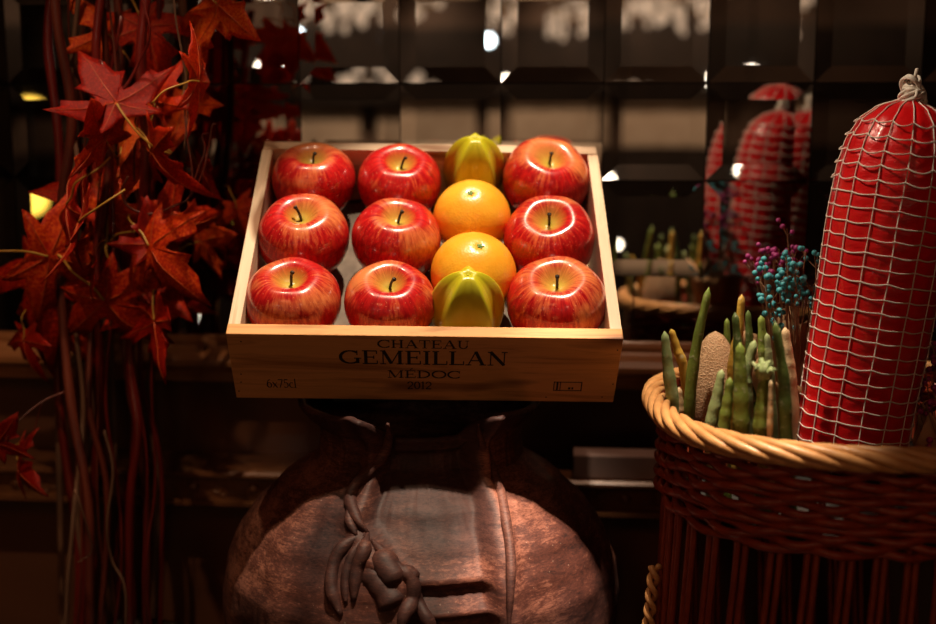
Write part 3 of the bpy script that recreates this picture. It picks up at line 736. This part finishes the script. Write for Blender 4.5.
while z < SL-.012:
    pts = []; sg = .0011+(.0016 if z > SL-.07 else 0)
    for i in range(NC*8+1):
        q = 2*PI*i/(NC*8); zz = z-sg*abs(sin(NC/2*q))+.0016*noise.noise(V((cos(q)*3, sin(q)*3, nr*.7))); r = sr(min(max(zz,0), SL), q)+.0013+(.0028*abs(sin(NC/2*q)) if z > SL-.075 else .0004*abs(sin(NC/2*q)))
        pts.append((r*cos(q), r*sin(q), zz))
    net.tube(pts, .0007 if nr % 2 else .0006, 5, False); z += .0122; nr += 1
net.build('string_net', 'cord', sau, True)
kn = MB(); rk = random.Random(4)
for i in range(22):
    a0 = rk.random()*6.28; b0 = rk.uniform(.005, .015); h0 = rk.uniform(.004, .022); pts = []
    for j in range(7):
        q = a0+j*.8; pts.append(V((cos(q)*b0*(1-.1*j), sin(q)*b0*(1-.1*j), SL-.004+h0*sin(j/6*PI)+j*.0012)))
    kn.tube(cr(pts, 3), .0014, 5)
kn.tube(cr([(0,0,SL-.002),(.001,0,SL+.012),(-.003,.001,SL+.021),(-.001,0,SL+.026)], 4), .0016, 6)
kn.tube(cr([(0,0,SL+.004),(.007,0,SL+.013),(.013,.001,SL+.010)], 4), .0013, 6)
kn.tube(cr([(0,0,SL+.002),(-.009,0,SL+.008),(-.013,.001,SL+.002)], 4), .0013, 6)
kn.build('twine_knot', 'twine', sau, True)
# dried flower bouquets
def bouquet(name, px, py, Y, spread, n, m, lab, cone, seed, bz=None):
    rk = random.Random(seed); c = at(px, py, Y); base = V((c.x+.012, Y, FZ+.001)); o = empty(name, base)
    tw = MB(); be = MB()
    for i in range(n):
        e_ = c+V((rk.gauss(0, spread[0]), rk.uniform(-.02, .02), rk.gauss(0, spread[1])))-base
        md_ = e_*.62+V((rk.uniform(-.006,.006), 0, 0))
        tw.tube(cr([V((rk.uniform(-.004,.004), 0, 0)), md_, e_], 3), .0006, 4)
        for j in range(rk.randint(2, 4)):
            b3 = e_+V((rk.uniform(-.009,.009), rk.uniform(-.006,.006), rk.uniform(-.009,.009)))
            tw.tube([e_*.97, b3], .0004, 4); be.ball(b3, rk.uniform(.0021,.0032), 7, 5)
    tw.build('twigs', 'twig', o); be.build('berries', m, o, True)['kind'] = 'stuff'
    kc = MB(); N = 40                                  # folded paper wrap
    for i in range(11):
        t = i/10
        for k in range(N):
            q = 2*PI*k/N; r = lerp(.016, cone[0], t)*(1+.10*sin(6*q+1)*t); z = t*(cone[1]+.014*sin(3*q+seed)+.006*sin(7*q))
            kc.v.append(V((r*cos(q)-.012*t, r*.7*sin(q), z)))
    for i in range(10):
        for k in range(N): k2 = (k+1) % N; kc.f.append((i*N+k, i*N+k2, (i+1)*N+k2, (i+1)*N+k))
    w = kc.build('paper_wrap', 'kraft', o, True); md = w.modifiers.new('s', 'SOLIDIFY'); md.thickness = .0006
    tag(o, lab, 'bouquet', 'dried flower bouquets in the basket'); return o
bouquet('dried_bouquet', 791, 288, 1.06, (.017,.017), 34, 'tealb', 'dried teal berry flowers in brown paper left of the netted sausage', (.034,.085), 3)
bouquet('dried_bouquet', 778, 254, 1.10, (.014,.010), 20, 'purple', 'dried purple berry flowers in brown paper behind the teal bouquet', (.034,.115), 5)
bouquet('dried_bouquet', 946, 375, 1.03, (.014,.036), 60, 'purple', 'dried purple flowers at the right edge beside the netted sausage', (.024,.04), 8)
# ------------------------------------------------------------ maple plant
pl = empty('maple_vine_plant', (-.38, 1.20, TZ)); tag(pl, 'artificial autumn plant of twisted brown stems with red maple leaves at the left', 'plant')
PB = V((-.38, 1.20, TZ)); DP = .11
MB().lathe([(.001,0),(.075,0),(.095,.11),(.098,.12),(.09,.12),(.085,.10),(.001,.10)], 40).build('pot', 'pot', pl, True)
def vine(pts, r, m, Y=None, name='vine_stem', k=8):
    pts = [(x, y, min(1.34, yy+DP)) for x, y, yy in pts]
    P = [at(x, y, yy)-PB for x, y, yy in pts]; b = P[0]
    P = [V((b.x*.35, b.y*.35, .09))]+P; P = cr(P, k)
    N = len(P); rr = [r*(1+.12*noise.noise(V((i*.4, r*900, 0)))) for i in range(N)]
    return MB().tube(P, rr, 8).build(name, m, pl, True)
vine([(92,700,1.10),(90,600,1.10),(88,500,1.10),(72,410,1.11),(63,320,1.12),(60,220,1.12),(72,120,1.11),(58,30,1.10),(52,-30,1.10)], .0052, 'vine')
vine([(84,700,1.14),(82,600,1.14),(94,480,1.13),(100,380,1.12),(97,250,1.11),(110,150,1.11),(96,60,1.10),(104,-30,1.10)], .0046, 'vinered')
vine([(128,700,1.12),(129,600,1.12),(130,500,1.12),(138,430,1.12),(130,360,1.13),(138,260,1.12),(146,150,1.10),(140,60,1.09),(150,-30,1.09)], .0050, 'vinered')
vine([(140,700,1.16),(147,560,1.15),(142,450,1.15),(128,380,1.14),(118,250,1.14),(122,120,1.14),(116,-30,1.14)], .0042, 'vine')
vine([(120,700,1.08),(126,598,1.08),(112,560,1.08),(107,525,1.08),(113,470,1.09),(104,430,1.10)], .0016, 'vinepale')
vine([(75,700,1.17),(80,560,1.17),(62,430,1.18),(55,300,1.18),(60,160,1.17),(48,40,1.17),(56,-30,1.17)], .0050, 'vinered')
vine([(66,650,1.19),(60,500,1.19),(58,330,1.20),(64,180,1.20),(80,60,1.20),(84,-30,1.20)], .0036, 'vinepale')
vine([(150,660,1.19),(158,500,1.19),(150,400,1.19),(160,300,1.19),(178,190,1.19),(186,80,1.19),(180,-30,1.19)], .0046, 'vinepale')
rk = random.Random(12); kinds = ['vine','vinered','vinepale','vine','vinered']
for i in range(20):
    x = rk.uniform(64, 152); Y = rk.uniform(1.10, 1.25); pts = []; y = 690
    dr = rk.uniform(-8, 8)
    while y > -60: pts.append((x+rk.uniform(-13,13)+dr*(690-y)/600, y, Y+rk.uniform(-.01,.01))); y -= rk.uniform(75, 125)
    vine(pts, rk.choice([.0012,.0018,.0026,.0034]), kinds[i % 5])
def twig(pts, r, m='vine'): P = cr([at(p[0], p[1], p[2]+DP)-PB for p in pts], 7); N = len(P); return MB().tube(P, [r*(1-.55*i/N) for i in range(N)], 6).build('twig', m, pl, True)
twig([(128,176,1.07),(122,190,1.07),(128,206,1.07),(150,214,1.07),(176,205,1.07),(190,196,1.07),(192,170,1.07),(186,130,1.07),(184,90,1.08)], .0016)
twig([(190,196,1.07),(198,170,1.065),(205,150,1.065),(202,136,1.065),(208,133,1.065)], .0013, 'vine')
twig([(190,198,1.07),(202,175,1.06),(208,150,1.06),(212,126,1.06),(216,124,1.06)], .0013, 'vine')
twig([(172,-20,1.09),(176,20,1.09),(183,60,1.09),(188,100,1.09),(184,150,1.08)], .0013, 'vinepale')
twig([(100,60,1.08),(120,90,1.07),(140,60,1.07),(150,30,1.06),(135,-20,1.06)], .002, 'vinered')
twig([(75,490,1.07),(82,510,1.07),(92,548,1.07),(82,560,1.06),(77,562,1.06)], .0013, 'vinepale')
twig([(64,392,1.09),(42,402,1.08),(20,420,1.06),(4,442,1.05)], .0013)
twig([(42,402,1.08),(34,430,1.08),(22,462,1.08)], .0011)
half = [(0,0),(.10,-.015),(.22,-.09),(.40,-.16),(.37,-.04),(.30,.06),(.42,.08),(.55,.17),(.86,.33),(.62,.36),(.57,.46),(.44,.41),(.26,.36),(.17,.37),(.23,.50),(.33,.60),(.21,.64),(.17,.80),(0,1.12)]
half2 = []
for p, q in zip(half, half[1:]): half2 += [p, ((p[0]+q[0])/2, (p[1]+q[1])/2)]
half2.append(half[-1]); outl = half2 + [(-x, y) for x, y in reversed(half2[1:-1])]
tips = [math.atan2(y-.22, x) for x, y in ((0,1.12),(.86,.33),(-.86,.33),(.40,-.16),(-.40,-.16))]
def leaf_mesh(cup, droop, seed):
    mb = MB(); K = 5; mb.v.append(V((0,.22,0))); n = len(outl)
    for k in range(1, K+1):
        f = k/K
        for x, y in outl:
            X = x*f; Y = .22+(y-.22)*f; r = math.hypot(X, Y-.22); a = math.atan2(y-.22, x)
            dd = min(abs((a-t+PI) % (2*PI)-PI) for t in tips)
            z = -.22*r*min(dd, .6) + cup*r*r*1.0*(1 if abs(x) > .1 else .5) - droop*max(0, Y-.3)**2+.05*noise.noise(V((X*3, Y*3, seed)))
            mb.v.append(V((X, Y, z)))
    for i in range(n): mb.f.append((0, 1+i, 1+(i+1) % n))
    for k in range(K-1):
        for i in range(n): j = (i+1) % n; a = 1+k*n; mb.f.append((a+i, a+n+i, a+n+j, a+j))
    def hz_(x, y):
        r = math.hypot(x, y-.22); z = cup*r*r*(1 if abs(x) > .1 else .5)-droop*max(0, y-.3)**2+.05*noise.noise(V((x*3, y*3, seed))); return z
    nf = len(mb.f)
    for tx, ty in ((0,1.08),(.80,.32),(-.80,.32),(.37,-.13),(-.37,-.13)):
        mb.tube([(tx*k/8, .22+(ty-.22)*k/8, hz_(tx*k/8, .22+(ty-.22)*k/8)+.004) for k in range(9)], [.009*(1-.085*k) for k in range(9)], 5)
    me = bpy.data.meshes.new('leaf'); me.from_pydata([tuple(v) for v in mb.v], [], mb.f); me.update()
    me.polygons.foreach_set('use_smooth', [True]*len(me.polygons)); me.polygons.foreach_set('material_index', [0]*nf+[1]*(len(mb.f)-nf))
    me.materials.append(MT['leaf']); me.materials.append(MT['vein']); return me
LM = [leaf_mesh(.25,.25,1), leaf_mesh(-.35,.5,2), leaf_mesh(.1,-.3,3), leaf_mesh(-.15,.8,4)]
SMs = []
for s_ in range(2):
    mb = MB(); mb.tube(cr([(0,.20,.004),(0,.0,.0),(.04,-.22,-.05+.08*s_),(.16,-.42,-.16),(.34,-.5,-.30)], 5), .014, 6); me = mb.mesh('leaf_stalk', True); me.materials.append(MT['stalk']); SMs.append(me)
def leaf(px, py, Y, size, ang, roll=0, pit_=0, v=0, stalk=True):
    Y = min(1.31, Y+DP); s = size/FPX*Y/1.15; a = R_(ang)
    y_ = cvec(cos(a), sin(a), 0); z_ = -FW; x_ = y_.cross(z_)
    B = M((x_, y_, z_)).transposed()
    B = B @ M.Rotation(R_(roll), 3, 'Y') @ M.Rotation(R_(pit_), 3, 'X')
    mt = M.Translation(at(px, py, Y)-PB) @ B.to_4x4() @ M.Scale(s, 4) @ M.Translation((0,-.45,0))
    o = bpy.data.objects.new('leaf', LM[v]); C.objects.link(o); o.parent = pl; o.matrix_local = mt
    md = o.modifiers.new('s', 'SOLIDIFY'); md.thickness = .006
    if stalk: t = bpy.data.objects.new('leaf_stalk', SMs[v % 2]); C.objects.link(t); t.parent = o
    return o
LV = [ # px, py, Y, size, angle, roll, pitch, variant
 (228,14,1.09,78,-35,25,20,0),(196,28,1.12,80,-110,40,10,1),(208,82,1.045,78,-4,10,-72,1),(106,88,1.06,96,118,30,-15,0),(98,127,1.04,84,150,25,68,2),
 (160,168,1.05,92,-50,62,15,3),(158,88,1.10,70,60,-50,20,1),(74,228,1.04,92,170,20,-62,0),(60,215,1.07,90,190,30,-50,1),(158,262,1.05,98,-48,25,20,1),
 (150,232,1.07,62,100,30,0,2),(72,262,1.10,110,-20,10,-30,1),(92,276,1.05,48,-85,62,10,0),(120,318,1.09,110,-60,20,-20,1),(156,338,1.07,84,-75,48,10,0),
 (186,226,1.11,84,-10,25,-30,1),(212,238,1.16,60,20,20,20,2),(2,436,1.05,56,60,30,20,0),(18,470,1.08,70,-20,30,60,1),(36,300,1.12,120,-100,20,10,3),
 (110,192,1.12,110,80,-20,10,3),(150,42,1.14,90,-70,-20,10,1),(180,120,1.15,80,-90,30,10,2),(100,20,1.13,70,140,40,30,1),(205,178,1.17,50,-60,50,0,0),
 (140,300,1.13,90,-120,20,20,2),(60,322,1.14,90,-60,20,20,1),(120,240,1.14,80,-90,20,10,3),(24,352,1.12,60,-90,40,0,3),
 (240,220,1.18,54,-70,20,10,1),(175,300,1.15,60,-30,30,20,3),(128,130,1.13,70,-80,30,10,2),(150,110,1.17,60,200,30,10,3),(80,190,1.15,80,200,30,10,2)]
for q in LV: leaf(*q)
# ------------------------------------------------------------ the dining room seen in the mirror
def room(mb, name, m, lab=None, cat=None, grp=None, smooth=False, bevel=0):
    o = mb.build(name, m, None, smooth, bevel); o.matrix_world = MW
    if lab: tag(o, lab, cat, grp)
    else: o['kind'] = 'structure'
    return o
room(MB().box((RX0+.01,RY0+.002,1.76), (RX1-.01,RY0+.10,2.15)), 'trim_4', 'darkwood')
room(MB().box((RX0+.01,RY0+.002,0), (RX1-.01,RY0+.06,1.46)), 'trim_5', 'darkwood')
NPN = 9
for i in range(NPN):
    w = (RX1-RX0-.2)/NPN; x = RX0+.1+i*w
    room(MB().box((x+.05,RY0+.002,1.47), (x+w-.05,RY0+.04,1.75)), 'padded_wall_panel', 'uph' if i in (2,3,4,5) else 'rear', ('beige padded' if i in (2,3,4,5) else 'dark brown')+' wall panel on the far side of the room, seen in the mirror', 'wall panel', ('beige' if i in (2,3,4,5) else 'dark')+' padded wall panels', bevel=.01)
for i in range(6):
    x = RX0+.5+i*1.05; room(MB().box((x-.05,RY0+.2,H-.12), (x+.05,-.3,H-.001)), 'trim_%d' % (10+i), 'darkwood')
for ci, (x, y) in enumerate(((-.75, -3.7), (.35, -4.2))):
    ch = empty('crystal_chandelier', MW @ V((x, y, 2.06))); rk = random.Random(ci)
    MB().tube([(0,0,.04),(0,0,H-2.062)], .008, 8).build('rod', 'brass', ch)
    rg = MB()
    for q in (.18, .32): rg.tube([(q*cos(2*PI*k/32), q*sin(2*PI*k/32), .10-q*.2) for k in range(33)], .008, 6, False)
    rg.build('ring', 'brass', ch, True); cry = MB()
    for k in range(110):
        q = rk.choice((.12,.18,.25,.32)); a = rk.random()*2*PI; cry.ball((q*cos(a), q*sin(a), rk.uniform(-.02,.18)-q*.15), rk.uniform(.010,.020), 6, 4, (1,1,1.5))
    cry.build('crystals', 'glow', ch, True)['kind'] = 'stuff'
    tag(ch, ('left' if ci == 0 else 'right')+' of two glowing chandeliers reflected at the top of the mirror', 'chandelier', 'chandeliers in the dining room')
LAMPS = [(270,55,2.2,.042,'lamp'),(392,20,2.6,.018,'lampb'),(611,63,3.0,.022,'lamp'),(755,57,2.6,.024,'lamp'),(200,300,2.8,.012,'lamp'),(232,192,2.0,.05,'lampy'),(28,182,1.9,.05,'lampy'),(620,225,2.4,.010,'lamp')]
LL = ['largest white blurred spot left of the fruit crate, between red leaves','cool white lamp above the second apple column','small oval white lamp right of centre at the top','round white lamp near the top right of the mirror','tiny white lamp low beside the crate left edge','amber lamp left of the crate behind the red leaves','amber lamp at the far left edge of the mirror','tiny white lamp just right of the crate']
for i, (px, py, d, r, m) in enumerate(LAMPS):
    p = behind(px, py, d); o = empty('hanging_lamp', MW @ p)
    MB().ball((0,0,0), r, 20, 14).build('lamp_globe', m, o, True)
    MB().tube([(0,0,r*.9), (0,0,H-p.z-.002)], .003, 6).build('lamp_cable', 'riser', o)
    tag(o, 'reflected '+LL[i], 'lamp', 'lamps reflected in the mirror')
# ------------------------------------------------------------ lights
def spot(loc, aim, e, ang, blend=.35, col=(1,.80,.58), rad=.02):
    l = bpy.data.lights.new('spot', 'SPOT'); l.energy = e; l.spot_size = R_(ang); l.spot_blend = blend; l.color = col; l.shadow_soft_size = rad
    o = bpy.data.objects.new('downlight_or_fill', l); C.objects.link(o); o.location = loc  # ceiling downlights as well as added fill spots
    o.rotation_euler = (V(aim)-V(loc)).to_track_quat('-Z', 'Y').to_euler(); return o
def area(loc, aim, e, size, col):
    l = bpy.data.lights.new('area', 'AREA'); l.energy = e; l.size = size; l.color = col; l.shape = 'DISK'
    o = bpy.data.objects.new('fill_light', l); C.objects.link(o); o.location = loc
    o.rotation_euler = (V(aim)-V(loc)).to_track_quat('-Z', 'Y').to_euler(); return o
def point(loc, e, rad, col):
    l = bpy.data.lights.new('point', 'POINT'); l.energy = e; l.shadow_soft_size = rad; l.color = col
    o = bpy.data.objects.new('point_fill', l); C.objects.link(o); o.location = loc; return o
spot((.10, .91, 2.92), (.01, 1.00, 1.25), 165, 21, .2)
spot((-.42, .86, 2.92), (-.12, 1.04, 1.30), 22, 18, .5, (1,.70,.45))
spot((-.30, .10, 2.92), (-.42, 1.15, 1.46), 40, 14, .6, (1,.62,.36))
spot((-.98, 1.06, 2.80), (.33, 1.02, 1.42), 120, 10, .35)  # unseen spot added from the far left to light one sausage side
spot((.10, .80, 2.92), (.215, .885, 1.24), 110, 7, .5, (1,.78,.55))  # unseen spot added to brighten the basket rim's front left
spot((-.33, .80, 2.92), (-.32, 1.15, 1.45), 60, 10, .6, (1,.74,.5))  # extra unseen spot added to brighten a few leaves
spot((.22, .86, 2.92), (.07, .955, 1.12), 300, 5.5, .5, (1,.78,.62))  # narrow unseen spot added for the jar's right cheek
spot((.22, 1.06, 2.92), (.17, 1.31, 1.18), 22, 12, .5, (1,.58,.36))  # unseen wall wash added to light the mirror frame and ledge
spot((-.28, 1.06, 2.92), (-.26, 1.34, 1.24), 6, 12, .6, (1,.55,.30))  # weaker unseen wash added for the left of the frame
area((-.22, -.30, .95), (-.08, 1.0, 1.25), .19, .25, (1,.36,.10))  # unseen fill added for the warm bounce on the crate front
area((-.7, -1.3, 2.7), (.0, 1.3, 1.2), 2.8, .5, (1,.34,.14))  # unseen warm fill added for the ambient, above the mirror's view
l_ = bpy.data.lights.new('point', 'POINT'); l_.energy = 9; l_.color = (1,.62,.38); l_.shadow_soft_size = .1
o = bpy.data.objects.new('point_fill', l_); C.objects.link(o); o.location = MW @ V((1.3, -3.9, 2.55))  # unseen point fill added to brighten the ceiling for the mirror
for x, e in ((1.2, 7), (2.0, 7), (-2.3, 26), (-1.55, 50), (-.65, 115), (.3, 80)):
    spot(MW @ V((x, -4.6, 2.9)), MW @ V((x, RY0, 1.45)), e, 70, .8, (1,.74,.52), .06)  # unseen washes added to light the rear wall for its reflection
w = bpy.data.worlds.new('world'); sc.world = w; w.use_nodes = True
w.node_tree.nodes['Background'].inputs[0].default_value = (.03,.018,.012,1); w.node_tree.nodes['Background'].inputs[1].default_value = .3
